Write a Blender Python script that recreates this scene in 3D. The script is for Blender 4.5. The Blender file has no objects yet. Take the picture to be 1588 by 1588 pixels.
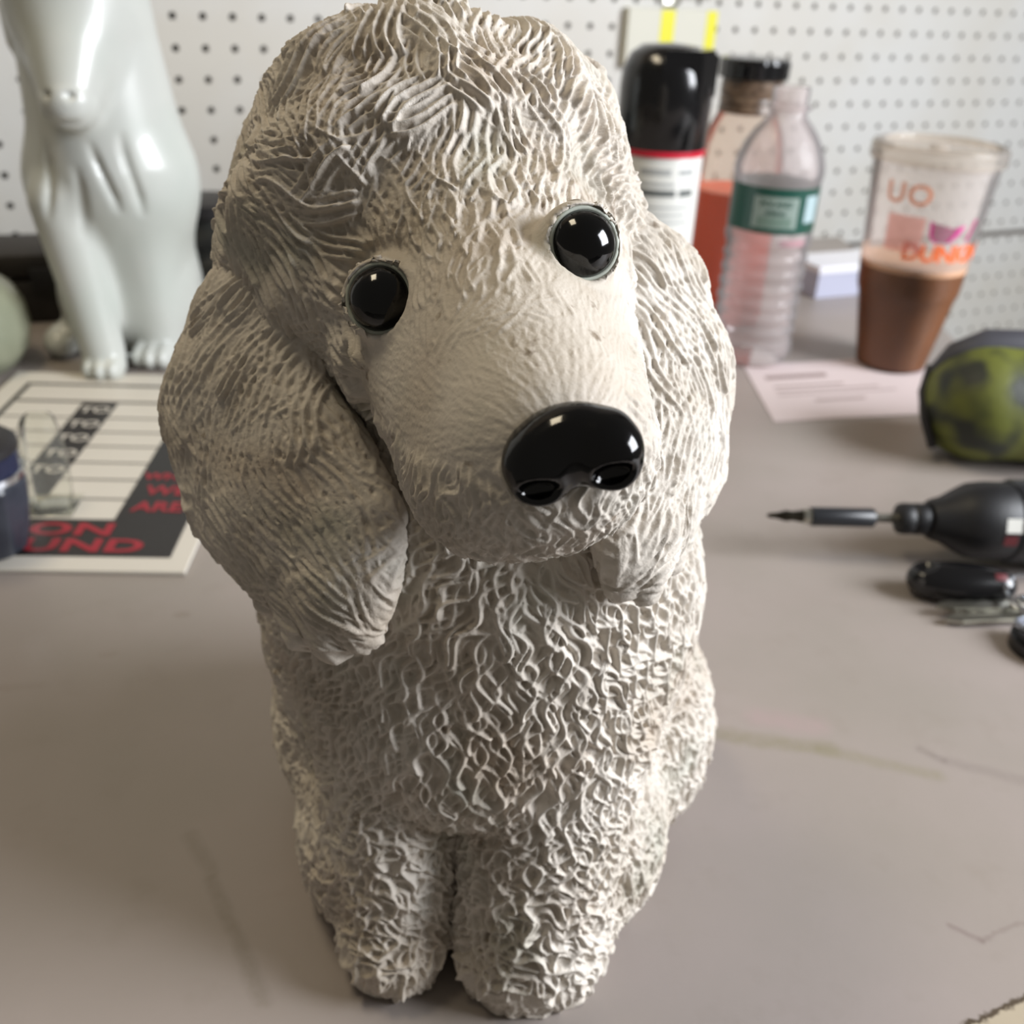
import bpy, bmesh, math, random
import numpy as np
from mathutils import Vector, Matrix

random.seed(7)
rng = np.random.default_rng(11)
DOG_H, DOG_LEVELS = 1.7, 2      # coarse grid in mm, subdivisions
C = bpy.context.scene
COL = C.collection
MM = 0.001

# ------------------------------------------------------------------ camera, world, light, exposure
PITCH, ROLL = math.radians(28.6), math.radians(3.0)
cam_d = bpy.data.cameras.new('camera')
cam = bpy.data.objects.new('camera', cam_d)
COL.objects.link(cam)
C.camera = cam
cam_d.sensor_width = 36.0
cam_d.lens = 36.0 * 1570 / 1588
cam_d.clip_start = 0.01
fw = Vector((0, math.cos(PITCH), -math.sin(PITCH)))
r0 = Vector((1, 0, 0)); u0 = r0.cross(fw)
rt = math.cos(ROLL) * r0 + math.sin(ROLL) * u0
up = -math.sin(ROLL) * r0 + math.cos(ROLL) * u0
M = Matrix((rt, up, -fw)).transposed().to_4x4()
M.translation = Vector((0, 0, 0.270))
cam.matrix_world = M
cam_d.dof.use_dof = True
cam_d.dof.focus_distance = 0.212
cam_d.dof.aperture_fstop = 16.0

world = bpy.data.worlds.new('room_light')
C.world = world
world.use_nodes = True
bg = world.node_tree.nodes['Background']
bg.inputs['Color'].default_value = (1.0, 0.93, 0.82, 1)
bg.inputs['Strength'].default_value = 0.125

def area(name, loc, target, size, power, color):
    d = bpy.data.lights.new(name, 'AREA')
    d.shape = 'RECTANGLE'; d.size, d.size_y = size; d.energy = power; d.color = color
    o = bpy.data.objects.new(name, d); COL.objects.link(o)
    o.location = loc
    o.rotation_euler = (Vector(target) - Vector(loc)).to_track_quat('-Z', 'Y').to_euler()
    return o
area('window_daylight', (1.2, 0.16, 0.66), (0.0, 0.35, 0.1), (0.7, 0.7), 37, (0.92, 0.95, 1.0))
area('ceiling_lamp', (-0.5, 0.42, 1.3), (-0.15, 0.45, 0.0), (0.5, 0.25), 5.8, (1.0, 0.86, 0.62))

C.view_settings.view_transform = 'Standard'
C.view_settings.look = 'None'
C.view_settings.exposure = 0.0
C.view_settings.gamma = 1.0
C.view_settings.use_curve_mapping = False

# ------------------------------------------------------------------ helpers
def lin(c):
    return tuple(((x / 255) / 12.92 if x / 255 <= 0.04045 else ((x / 255 + 0.055) / 1.055) ** 2.4) for x in c) + (1,)

def mat(name, rgb, rough=0.5, metal=0.0, rgb2=None, scale=40.0, mix=(0.4, 0.65), bump=0.0, bscale=400.0, coat=0.0, spec=0.5, detail=4.0):
    m = bpy.data.materials.new(name); m.use_nodes = True
    nt = m.node_tree; b = nt.nodes['Principled BSDF']
    b.inputs['Base Color'].default_value = lin(rgb)
    b.inputs['Roughness'].default_value = rough
    b.inputs['Metallic'].default_value = metal
    b.inputs['Coat Weight'].default_value = coat
    b.inputs['Specular IOR Level'].default_value = spec
    tc = nt.nodes.new('ShaderNodeTexCoord')
    if rgb2 is not None:
        n = nt.nodes.new('ShaderNodeTexNoise'); n.inputs['Scale'].default_value = scale; n.inputs['Detail'].default_value = detail
        nt.links.new(tc.outputs['Object'], n.inputs['Vector'])
        r = nt.nodes.new('ShaderNodeValToRGB')
        r.color_ramp.elements[0].position = mix[0]; r.color_ramp.elements[1].position = mix[1]
        r.color_ramp.elements[0].color = lin(rgb); r.color_ramp.elements[1].color = lin(rgb2)
        nt.links.new(n.outputs['Fac'], r.inputs['Fac'])
        nt.links.new(r.outputs['Color'], b.inputs['Base Color'])
    if bump > 0:
        n2 = nt.nodes.new('ShaderNodeTexNoise'); n2.inputs['Scale'].default_value = bscale; n2.inputs['Detail'].default_value = 3
        nt.links.new(tc.outputs['Object'], n2.inputs['Vector'])
        bp = nt.nodes.new('ShaderNodeBump'); bp.inputs['Strength'].default_value = bump; bp.inputs['Distance'].default_value = 0.0006
        nt.links.new(n2.outputs['Fac'], bp.inputs['Height'])
        nt.links.new(bp.outputs['Normal'], b.inputs['Normal'])
    return m

def clear_mat(name, rgb, haze=0.15, rough=0.05, ior=1.45):
    """thin clear plastic: transparent film with a Fresnel gloss and a little milky scatter"""
    m = bpy.data.materials.new(name); m.use_nodes = True
    nt = m.node_tree; nt.nodes.clear()
    out = nt.nodes.new('ShaderNodeOutputMaterial')
    tr = nt.nodes.new('ShaderNodeBsdfTransparent'); tr.inputs['Color'].default_value = lin(rgb)
    df = nt.nodes.new('ShaderNodeBsdfDiffuse'); df.inputs['Color'].default_value = lin(rgb)
    tl = nt.nodes.new('ShaderNodeBsdfTranslucent'); tl.inputs['Color'].default_value = lin(rgb)
    ad = nt.nodes.new('ShaderNodeMixShader'); ad.inputs[0].default_value = 0.5
    nt.links.new(df.outputs[0], ad.inputs[1]); nt.links.new(tl.outputs[0], ad.inputs[2])
    mx = nt.nodes.new('ShaderNodeMixShader'); mx.inputs[0].default_value = haze
    nt.links.new(tr.outputs[0], mx.inputs[1]); nt.links.new(ad.outputs[0], mx.inputs[2])
    gl = nt.nodes.new('ShaderNodeBsdfGlossy'); gl.inputs['Roughness'].default_value = rough
    fr = nt.nodes.new('ShaderNodeFresnel'); fr.inputs['IOR'].default_value = ior
    m2 = nt.nodes.new('ShaderNodeMixShader')
    nt.links.new(fr.outputs[0], m2.inputs[0]); nt.links.new(mx.outputs[0], m2.inputs[1]); nt.links.new(gl.outputs[0], m2.inputs[2])
    nt.links.new(m2.outputs[0], out.inputs['Surface'])
    return m

def thing(name, label, cat, loc=(0, 0, 0), rz=0.0, group=None):
    o = bpy.data.objects.new(name, None); COL.objects.link(o)
    o.location = Vector(loc) * MM; o.rotation_euler = (0, 0, rz)
    o.empty_display_size = 0.02
    tag(o, label, cat, group)
    return o

def tag(o, label, cat, group=None):
    o['label'] = label; o['category'] = cat
    if group: o['group'] = group
    return o

def link(name, me, m, parent=None, label=None, loc=None):
    o = bpy.data.objects.new(name, me); COL.objects.link(o)
    if m is not None:
        me.materials.clear()
        for k in (m if isinstance(m, (list, tuple)) else [m]): me.materials.append(k)
    if parent is not None: o.parent = parent
    if label: o['label'] = label
    if loc is not None: o.location = Vector(loc) * MM
    return o

def obj(name, bm, m, parent=None, label=None, smooth=True, loc=None, ang=40):
    """bmesh in mm -> one mesh object"""
    bmesh.ops.recalc_face_normals(bm, faces=bm.faces)
    bmesh.ops.scale(bm, vec=(MM, MM, MM), verts=bm.verts)
    me = bpy.data.meshes.new(name); bm.to_mesh(me); bm.free()
    if smooth:
        me.polygons.foreach_set('use_smooth', [True] * len(me.polygons))
        me.set_sharp_from_angle(angle=math.radians(ang))
    return link(name, me, m, parent, label, loc)

def xf(verts, rot=None, loc=(0, 0, 0)):
    R = rot.to_4x4() if rot is not None else Matrix.Identity(4)
    mtx = Matrix.Translation(Vector(loc)) @ R
    for v in verts: v.co = mtx @ v.co

def eul(x=0, y=0, z=0):
    return Matrix.Rotation(z, 3, 'Z') @ Matrix.Rotation(y, 3, 'Y') @ Matrix.Rotation(x, 3, 'X')

def add_box(bm, size, loc=(0, 0, 0), rot=None, bevel=0.0, seg=2):
    r = bmesh.ops.create_cube(bm, size=1.0); vs = r['verts']
    for v in vs: v.co = Vector((v.co.x * size[0], v.co.y * size[1], v.co.z * size[2]))
    if bevel > 0:
        es = list({e for v in vs for e in v.link_edges})
        rr = bmesh.ops.bevel(bm, geom=es, offset=bevel, segments=seg, affect='EDGES', profile=0.5)
        vs = list(set(rr['verts']) | {v for f in rr['faces'] for v in f.verts})
        vs = list({v for v in vs} | {v for f in {f for q in vs for f in q.link_faces} for v in f.verts})
    xf(vs, rot, loc)
    return vs

def add_lathe(bm, prof, seg=40, loc=(0, 0, 0), rot=None, cap=True, mod=None):
    rings = []; vs = []
    for (r, z) in prof:
        if r < 1e-4:
            v = bm.verts.new((0, 0, z)); rings.append([v]); vs.append(v); continue
        ring = []
        for k in range(seg):
            a = 2 * math.pi * k / seg
            rr = r * (mod(a, z) if mod else 1.0)
            v = bm.verts.new((rr * math.cos(a), rr * math.sin(a), z)); ring.append(v); vs.append(v)
        rings.append(ring)
    for A, B in zip(rings, rings[1:]):
        for k in range(seg):
            k2 = (k + 1) % seg
            if len(A) == 1 and len(B) == 1: continue
            if len(A) == 1: bm.faces.new((A[0], B[k], B[k2]))
            elif len(B) == 1: bm.faces.new((A[k], B[0], A[k2]))
            else: bm.faces.new((A[k], B[k], B[k2], A[k2]))
    if cap:
        for R in (rings[0], rings[-1]):
            if len(R) > 2: bm.faces.new(R)
    xf(vs, rot, loc)
    return vs

def add_tube(bm, pts, rad, seg=10, flat=1.0):
    pts = [Vector(p) for p in pts]; rings = []
    for i, p in enumerate(pts):
        t = (pts[min(i + 1, len(pts) - 1)] - pts[max(i - 1, 0)]).normalized()
        a = Vector((0, 0, 1)) if abs(t.z) < 0.9 else Vector((1, 0, 0))
        n = t.cross(a).normalized(); b = n.cross(t)
        r = rad[i] if isinstance(rad, (list, tuple)) else rad
        rings.append([bm.verts.new(p + r * (math.cos(2 * math.pi * k / seg) * n + flat * math.sin(2 * math.pi * k / seg) * b)) for k in range(seg)])
    for A, B in zip(rings, rings[1:]):
        for k in range(seg): bm.faces.new((A[k], B[k], B[(k + 1) % seg], A[(k + 1) % seg]))
    bm.faces.new(rings[0]); bm.faces.new(rings[-1])

def add_prism(bm, poly, z0, z1, bevel=0.0):
    lo = [bm.verts.new((x, y, z0)) for x, y in poly]; hi = [bm.verts.new((x, y, z1)) for x, y in poly]
    bm.faces.new(lo); top = bm.faces.new(hi)
    for k in range(len(poly)):
        bm.faces.new((lo[k], lo[(k + 1) % len(poly)], hi[(k + 1) % len(poly)], hi[k]))
    if bevel > 0: bmesh.ops.bevel(bm, geom=list(top.edges), offset=bevel, segments=2, affect='EDGES')
    return lo + hi

def add_rect(bm, x0, y0, x1, y1, z):
    return bm.faces.new([bm.verts.new(p) for p in ((x0, y0, z), (x1, y0, z), (x1, y1, z), (x0, y1, z))])

def text_bm(body, size, extrude=0.0, res=3, bold=0.0, space=1.0):
    """lettering as mesh, centred, in mm, in the XY plane"""
    cu = bpy.data.curves.new('lettering', 'FONT'); cu.body = body; cu.size = size; cu.extrude = extrude
    cu.resolution_u = res; cu.offset = bold; cu.space_character = space
    cu.align_x = 'CENTER'; cu.align_y = 'CENTER'
    o = bpy.data.objects.new('lettering', cu); COL.objects.link(o)
    dg = bpy.context.evaluated_depsgraph_get()
    me = bpy.data.meshes.new_from_object(o.evaluated_get(dg))
    bm = bmesh.new(); bm.from_mesh(me)
    bpy.data.objects.remove(o); bpy.data.curves.remove(cu); bpy.data.meshes.remove(me)
    bmesh.ops.triangulate(bm, faces=bm.faces)
    return bm

# ------------------------------------------------------------------ sculpting: smooth distance fields -> quads
def A3(*v): return np.array(v, np.float32)
def unit(v): v = np.array(v, float); return v / np.linalg.norm(v)

def ell(p, c, r, R=None):
    q = p - A3(*c)
    if R is not None: q = q @ np.asarray(R, np.float32)
    r = A3(*r)
    k0 = np.sqrt(((q / r) ** 2).sum(1)); k1 = np.sqrt(((q / (r * r)) ** 2).sum(1)) + 1e-9
    return k0 * (k0 - 1) / k1

def cone(p, a, b, ra, rb):
    a = A3(*a); b = A3(*b); ab = b - a
    t = np.clip(((p - a) @ ab) / (ab @ ab), 0, 1)
    return np.sqrt(((p - a - t[:, None] * ab) ** 2).sum(1)) - (ra + (rb - ra) * t)

def smin(a, b, k):
    h = np.maximum(k - np.abs(a - b), 0) / k
    return np.minimum(a, b) - h * h * k * 0.25

def smax(a, b, k): return -smin(-a, -b, k)

def grad(f, p, e=0.4):
    g = np.zeros_like(p)
    for s in ((1, -1, -1), (-1, -1, 1), (-1, 1, -1), (1, 1, 1)):
        s = A3(*s); g += s * f(p + s * e)[:, None]
    return g / (4 * e)

def surface_nets(f, lo, hi, h):
    lo = np.array(lo, float); hi = np.array(hi, float)
    n = np.ceil((hi - lo) / h).astype(int) + 1
    ax = [lo[i] + h * np.arange(n[i]) for i in range(3)]
    G = np.stack(np.meshgrid(*ax, indexing='ij'), -1).astype(np.float32).reshape(-1, 3)
    D = np.concatenate([f(G[i:i + 300000]) for i in range(0, len(G), 300000)]).reshape(n)
    S = D < 0
    nc = n - 1
    acc = np.zeros(tuple(nc) + (3,)); cnt = np.zeros(tuple(nc))
    cor = [(i, j, k) for i in (0, 1) for j in (0, 1) for k in (0, 1)]
    sl = lambda o: tuple(slice(o[i], o[i] + nc[i]) for i in range(3))
    for a in cor:
        for d in range(3):
            if a[d]: continue
            b = list(a); b[d] = 1
            da, db = D[sl(a)], D[sl(b)]
            cr = (da < 0) != (db < 0)
            t = np.where(cr, da / np.where(cr, da - db, 1), 0)
            for i in range(3):
                acc[..., i] += np.where(cr, a[i] + (t if i == d else 0), 0)
            cnt += cr
    act = cnt > 0
    idx = -np.ones(tuple(nc), int); idx[act] = np.arange(act.sum())
    cells = np.argwhere(act)
    V = lo + h * (cells + acc[act] / cnt[act][:, None])
    F = []
    for d in range(3):
        e, g = [(1, 2), (2, 0), (0, 1)][d]
        s0 = [slice(1, -1)] * 3; s1 = [slice(1, -1)] * 3
        s0[d] = slice(0, -1); s1[d] = slice(1, None)
        a, b = S[tuple(s0)], S[tuple(s1)]
        for sign in (0, 1):
            w = np.argwhere((a & ~b) if sign == 0 else (~a & b))
            off = np.ones(3, int); off[d] = 0
            w = w + off
            q = []
            for (de, dg_) in ((-1, -1), (0, -1), (0, 0), (-1, 0)):
                c = w.copy(); c[:, e] += de; c[:, g] += dg_
                q.append(idx[c[:, 0], c[:, 1], c[:, 2]])
            q = np.stack(q, 1)
            F.append(q if sign == 0 else q[:, ::-1])
    F = np.concatenate(F)
    return V.astype(np.float32), F[(F >= 0).all(1)]

def subdivide(V, F):
    n = len(V)
    E = np.stack([F, np.roll(F, -1, 1)], -1).reshape(-1, 2)
    E = np.sort(E, 1); key = E[:, 0].astype(np.int64) * n + E[:, 1]
    uq, inv = np.unique(key, return_inverse=True)
    mid = (V[uq // n] + V[uq % n]) * 0.5
    cen = V[F].mean(1)
    mi = (n + inv).reshape(-1, 4); ci = n + len(uq) + np.arange(len(F))
    NV = np.concatenate([V, mid, cen])
    NF = np.concatenate([np.stack([F[:, k], mi[:, k], ci, mi[:, k - 1]], 1) for k in range(4)])
    return NV.astype(np.float32), NF

def vnormals(V, F):
    fn = np.cross(V[F[:, 2]] - V[F[:, 0]], V[F[:, 3]] - V[F[:, 1]])
    N = np.zeros_like(V)
    for i in range(3):
        N[:, i] = np.bincount(F.ravel(), np.repeat(fn[:, i], 4), len(V))
    return N / (np.linalg.norm(N, axis=1, keepdims=True) + 1e-9)

def project(f, V, it=2, lim=1.5):
    for _ in range(it):
        d = np.concatenate([f(V[i:i + 200000]) for i in range(0, len(V), 200000)])
        g = np.concatenate([grad(f, V[i:i + 200000]) for i in range(0, len(V), 200000)])
        g2 = (g * g).sum(1) + 1e-4
        st = -(d / g2)[:, None] * g
        ln = np.linalg.norm(st, axis=1, keepdims=True) + 1e-9
        V = V + st * np.minimum(1, lim / ln)
    return V

def sculpt(f, lo, hi, h, levels):
    V, F = surface_nets(f, lo, hi, h)
    V = project(f, V, 3)
    V0, F0 = V, F
    for L in range(levels):
        V, F = subdivide(V, F)
        if L == 0: V = project(f, V, 1)
    return V0, F0, V, F

def np_mesh(name, V, F):
    me = bpy.data.meshes.new(name)
    me.vertices.add(len(V)); me.vertices.foreach_set('co', (V * MM).astype(np.float32).ravel())
    me.loops.add(F.size); me.loops.foreach_set('vertex_index', F.astype(np.int32).ravel())
    me.polygons.add(len(F)); me.polygons.foreach_set('loop_start', np.arange(0, F.size, F.shape[1], dtype=np.int32))
    me.update(calc_edges=True)
    me.polygons.foreach_set('use_smooth', np.ones(len(F), bool))
    me.validate()
    return me

class Hash:
    def __init__(self, P, cell):
        self.P = P; self.cell = cell
        self.lo = P.min(0) - cell
        k = np.floor((P - self.lo) / cell).astype(np.int64)
        self.n = k.max(0) + 3
        key = (k[:, 0] * self.n[1] + k[:, 1]) * self.n[2] + k[:, 2]
        self.order = np.argsort(key, kind='stable'); sk = key[self.order]
        self.uk, self.st = np.unique(sk, return_index=True)
        self.en = np.append(self.st[1:], len(sk))
    def near(self, c, r):
        a = np.floor((c - r - self.lo) / self.cell).astype(int); b = np.floor((c + r - self.lo) / self.cell).astype(int)
        a = np.maximum(a, 0); b = np.minimum(b, self.n - 1)
        out = []
        for i in range(a[0], b[0] + 1):
            for j in range(a[1], b[1] + 1):
                base = (i * self.n[1] + j) * self.n[2]
                s, e = np.searchsorted(self.uk, (base + a[2], base + b[2] + 1))
                if e > s: out.append(self.order[self.st[s]:self.en[e - 1]])
        return np.concatenate(out) if out else np.zeros(0, int)

def sines(p, s, seed):
    """smooth pseudo-noise in -1..1"""
    r = np.random.default_rng(seed); o = 0
    for k in range(4):
        d = r.normal(size=3); d /= np.linalg.norm(d)
        o = o + np.sin((p @ d) / s * (0.8 + 0.5 * k) + r.uniform(0, 6.28))
    return o / 2.6

def carve(V, N, tufts):
    """each tuft: (centre, normal, tangent, L, w, H, A, lam, phase, strand, layer); highest lock wins"""
    disp = np.zeros(len(V), np.float32)
    hs = Hash(V, 4.0)
    for (c, n, t, L, w, H, A, lam, ph, strand, layer) in tufts:
        R = math.hypot(L, w + A)
        ix = hs.near(c, R)
        if len(ix) == 0: continue
        d = V[ix] - c
        a = d @ t
        b = np.cross(n, t); s = d @ b - A * (np.sin(2 * np.pi * a / lam + ph) - math.sin(ph))
        la = a / L
        ok = (np.abs(la) < 1) & (np.abs(d @ n) < 6) & ((N[ix] @ n) > 0.2)
        ix = ix[ok]; s = s[ok]; la = la[ok]
        if len(ix) == 0: continue
        ww = w * np.sqrt(np.clip(1 - np.clip(la, 0, 1) ** 2.5, 0.02, 1)) * np.clip((la + 1) * 2.2, 0.15, 1)
        q = s / ww
        ok = np.abs(q) < 1
        ix = ix[ok]; q = q[ok]; la = la[ok]; s = s[ok]
        prof = 1 - q ** 4
        rise = 0.55 + 0.45 * la
        ends = np.clip((1 - la) * 5, 0, 1) * np.clip((1 + la) * 2, 0, 1)
        gro = 0.25 + 0.75 * (0.5 + 0.5 * np.cos(2 * np.pi * s / strand)) ** 1.3
        h = (layer + H * prof * gro) * ends * (0.55 + 0.45 * rise)
        disp[ix] = np.maximum(disp[ix], h)
    return disp

def pick(V0, mask, cell, jit=0.0):
    ix = np.flatnonzero(mask)
    rng.shuffle(ix)
    k = np.floor((V0[ix] + rng.uniform(0, cell, 3)) / cell).astype(np.int64)
    key = (k[:, 0] * 4096 + k[:, 1]) * 4096 + k[:, 2]
    _, f = np.unique(key, return_index=True)
    return ix[f]

def tangent(n, d, ang):
    d = d - n * (d @ n); l = np.linalg.norm(d)
    if l < 1e-4: d = np.cross(n, A3(0.3, 0.5, 0.8)); l = np.linalg.norm(d)
    d = d / l
    return d * math.cos(ang) + np.cross(n, d) * math.sin(ang)

# ------------------------------------------------------------------ materials
M_table = mat('table_paint', (152, 140, 130), 0.42)
M_wall = mat('pegboard_white', (204, 203, 199), 0.5, rgb2=(198, 194, 185), scale=6, bump=0.15, bscale=300)
M_back = mat('wall_backing', (128, 120, 112), 0.9)
M_floor = mat('concrete_floor', (120, 116, 110), 0.8, rgb2=(100, 97, 92), scale=3)
M_stone = mat('painted_stone', (206, 198, 187), 0.62, rgb2=(184, 174, 160), scale=34, mix=(0.45, 0.75), bump=0.35, bscale=900)
def weather(m):
    nt = m.node_tree; b = nt.nodes['Principled BSDF']; L = nt.links.new
    src = b.inputs['Base Color'].links[0].from_socket
    tc = nt.nodes.new('ShaderNodeTexCoord')
    for scale, lo, hi, col, amt, off in ((26, 0.5, 0.72, (160, 136, 110), 0.38, 3.1), (34, 0.56, 0.74, (150, 158, 144), 0.45, 7.7), (170, 0.66, 0.74, (104, 84, 60), 0.7, 1.3)):
        mp = nt.nodes.new('ShaderNodeMapping'); mp.inputs['Location'].default_value = (off, off * 0.7, -off); L(tc.outputs['Object'], mp.inputs['Vector'])
        n = nt.nodes.new('ShaderNodeTexNoise'); n.inputs['Scale'].default_value = scale; n.inputs['Detail'].default_value = 4; L(mp.outputs[0], n.inputs['Vector'])
        r = nt.nodes.new('ShaderNodeMapRange'); r.inputs['From Min'].default_value = lo; r.inputs['From Max'].default_value = hi; r.inputs['To Max'].default_value = amt
        L(n.outputs['Fac'], r.inputs['Value'])
        mx = nt.nodes.new('ShaderNodeMix'); mx.data_type = 'RGBA'; L(r.outputs['Result'], mx.inputs['Factor']); L(src, mx.inputs[6]); mx.inputs[7].default_value = lin(col)
        src = mx.outputs[2]
    L(src, b.inputs['Base Color'])
weather(M_stone)      # old brown and greenish blotches and a few dark specks in the paint
M_gloss = mat('black_gloss', (5, 5, 6), 0.1, bump=0.2, bscale=170)
M_lid = mat('eyelid_paint', (172, 176, 164), 0.5)
M_white = mat('white_ceramic', (194, 196, 190), 0.32, rgb2=(186, 191, 184), scale=14, coat=0.2)
M_jar = mat('pale_green_glaze', (150, 152, 130), 0.3, rgb2=(132, 136, 116), scale=20, coat=0.3)
M_darkbox = mat('dark_brown_plastic', (44, 38, 34), 0.6, rgb2=(34, 29, 26), scale=30)
M_boot = mat('black_rubber', (32, 33, 30), 0.6, rgb2=(24, 24, 23), scale=40, bump=0.2)
M_signw = mat('sign_white', (206, 200, 189), 0.45)
M_signk = mat('sign_black', (34, 30, 30), 0.45)
M_signr = mat('sign_red', (150, 28, 44), 0.45)
M_line = mat('sign_line', (92, 86, 80), 0.5)
M_navy = mat('dark_blue_plastic', (58, 61, 70), 0.28, rgb2=(44, 47, 56), scale=60)
M_navyd = mat('navy_band', (30, 35, 60), 0.3)
M_chrome = mat('chrome', (214, 218, 226), 0.16, 1.0)
M_steel = mat('brushed_steel', (180, 178, 168), 0.3, 1.0)
M_blister = clear_mat('clear_blister', (250, 250, 246), 0.08, 0.08, 1.14)
M_cap = mat('black_cap', (14, 14, 16), 0.18, coat=0.3)
M_canw = mat('can_white', (214, 214, 208), 0.3)
M_red = mat('can_red', (190, 26, 50), 0.35)
M_grey = mat('print_grey', (96, 100, 98), 0.5)
M_lgrey = mat('print_light_grey', (168, 170, 168), 0.5)
M_clear = clear_mat('clear_plastic', (250, 244, 244), 0.34, 0.06, 1.2)
M_clearb = clear_mat('clear_bottle', (248, 240, 232), 0.16, 0.08, 1.2)
M_orange = mat('orange_liquid', (250, 88, 16), 0.3)
M_amber = mat('brown_neck', (112, 92, 74), 0.35, rgb2=(70, 54, 42), scale=160)
M_green = mat('label_green', (22, 74, 62), 0.35)
M_lblgrey = mat('label_grey_green', (140, 156, 148), 0.4)
M_lblblue = mat('label_pale_blue', (168, 190, 194), 0.4)
M_lidc = clear_mat('cup_lid_clear', (244, 238, 230), 0.42, 0.08, 1.2)
M_cup = clear_mat('cup_clear', (252, 248, 246), 0.30, 0.08, 1.16)
M_cuplow = clear_mat('cup_clear_low', (254, 252, 250), 0.02, 0.1, 1.12)
M_coffee = mat('iced_coffee', (118, 74, 42), 0.4, rgb2=(106, 66, 38), scale=30)
M_foam = mat('coffee_foam', (214, 172, 140), 0.5)
M_dorange = mat('print_orange', (240, 110, 52), 0.4)
M_forange = mat('print_faint_orange', (250, 178, 148), 0.5)
M_pink = mat('print_pink', (214, 70, 150), 0.4)
M_fpink = clear_mat('print_faint_pink', (252, 206, 200), 0.6, 0.3, 1.05)
M_paper = mat('paper', (206, 192, 192), 0.7)
M_ink = mat('paper_ink', (150, 132, 130), 0.7)
M_olive = mat('olive_camo', (98, 103, 40), 0.55, rgb2=(36, 40, 30), scale=34, mix=(0.46, 0.6), bump=0.3, bscale=260, detail=1.5)
M_trim = mat('black_trim', (30, 28, 30), 0.5)
M_tool = mat('black_tool_plastic', (15, 15, 18), 0.5, rgb2=(11, 11, 14), scale=80, bump=0.15)
M_toolg = mat('teal_green_tool', (44, 62, 52), 0.4)
M_toolgr = mat('olive_grip', (96, 104, 70), 0.5)
M_sleeve = mat('dark_sleeve', (34, 36, 40), 0.35)
M_tip = mat('dark_bit_steel', (58, 54, 46), 0.35, 1.0)
M_box = mat('white_carton', (226, 226, 232), 0.5)
M_boxs = mat('blue_grey_side', (176, 178, 196), 0.5)
M_yel = mat('yellow_print', (222, 216, 40), 0.5)
M_cart = mat('carton_paper', (206, 204, 190), 0.55)

# ------------------------------------------------------------------ setting: pegboard wall, floor
TH = math.radians(26.0); WD = 1107.0; PITCHH = 25.4
wu = Vector((math.cos(TH), math.sin(TH), 0)); wn = Vector((math.sin(TH), -math.cos(TH), 0))   # wall run, wall normal (towards the room)
def wall_pt(u, z, out=0.0): return Vector((0, WD, 0)) + wu * u + wn * out + Vector((0, 0, z))
U_OFF, Z_OFF = 0.33, 270 - 2.185 * 25.4

def pegboard(u0, u1, z0, z1, name, parent):
    """hardboard sheet with real drilled holes, one every 25.4 mm"""
    verts = []; faces = []; idx = {}
    def vid(key, p):
        if key not in idx:
            idx[key] = len(verts); verts.append(p)
        return idx[key]
    i0, i1 = math.floor(u0 / PITCHH), math.ceil(u1 / PITCHH)
    j0, j1 = math.floor((z0 - Z_OFF) / PITCHH - 0.5), math.ceil((z1 - Z_OFF) / PITCHH + 0.5)
    cl = lambda v: min(max(v, z0), z1)
    for i in range(i0, i1):
        for j in range(j0, j1 + 1):
            uc = (i + U_OFF) * PITCHH; zc = Z_OFF + j * PITCHH; hp = PITCHH / 2; r = 3.3
            if zc - r < z0 or zc + r > z1: continue
            zl = zc - hp if zc - hp > z0 + r * 1.2 else z0
            zh = zc + hp if zc + hp < z1 - r * 1.2 else z1
            if zc - hp - PITCHH + r < z0 and zc - hp > z0: zl = min(zl, zc - hp)
            sq = [(uc + hp, zc), (uc + hp, zh), (uc, zh), (uc - hp, zh), (uc - hp, zc), (uc - hp, zl), (uc, zl), (uc + hp, zl)]
            o = [vid(('o', round(a, 2), round(b, 2)), wall_pt(a, b)) for a, b in sq]
            f = []; k_ = []
            for k in range(8):
                an = k * math.pi / 4
                pu, pz = uc + r * math.cos(an), zc + r * math.sin(an)
                f.append(len(verts)); verts.append(wall_pt(pu, pz))
            for k in range(8):
                an = k * math.pi / 4
                k_.append(len(verts)); verts.append(wall_pt(uc + r * math.cos(an), zc + r * math.sin(an), -5))
            for k in range(8):
                q = (k + 1) % 8
                faces.append((o[k], o[q], f[q], f[k])); faces.append((f[k], f[q], k_[q], k_[k]))
    me = bpy.data.meshes.new(name)
    me.from_pydata([tuple(v * MM) for v in verts], [], faces); me.update()
    return link(name, me, M_wall, parent)

bm = bmesh.new()
add_box(bm, (2400, 20, 2500), wall_pt(150, 300, -22), Matrix.Rotation(TH, 3, 'Z'))
wall = obj('wall_back', bm, M_back, smooth=False); wall['kind'] = 'structure'
SEAM = -33.0
pegboard(-1000, 1300, SEAM + 0.6, 700, 'pegboard_panel', wall)
pegboard(-1000, 1300, -420, SEAM - 0.6, 'pegboard_panel', wall)
bm = bmesh.new(); add_box(bm, (4000, 4000, 40), (300, 600, -920))
fl = obj('floor', bm, M_floor, smooth=False); fl['kind'] = 'structure'

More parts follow.
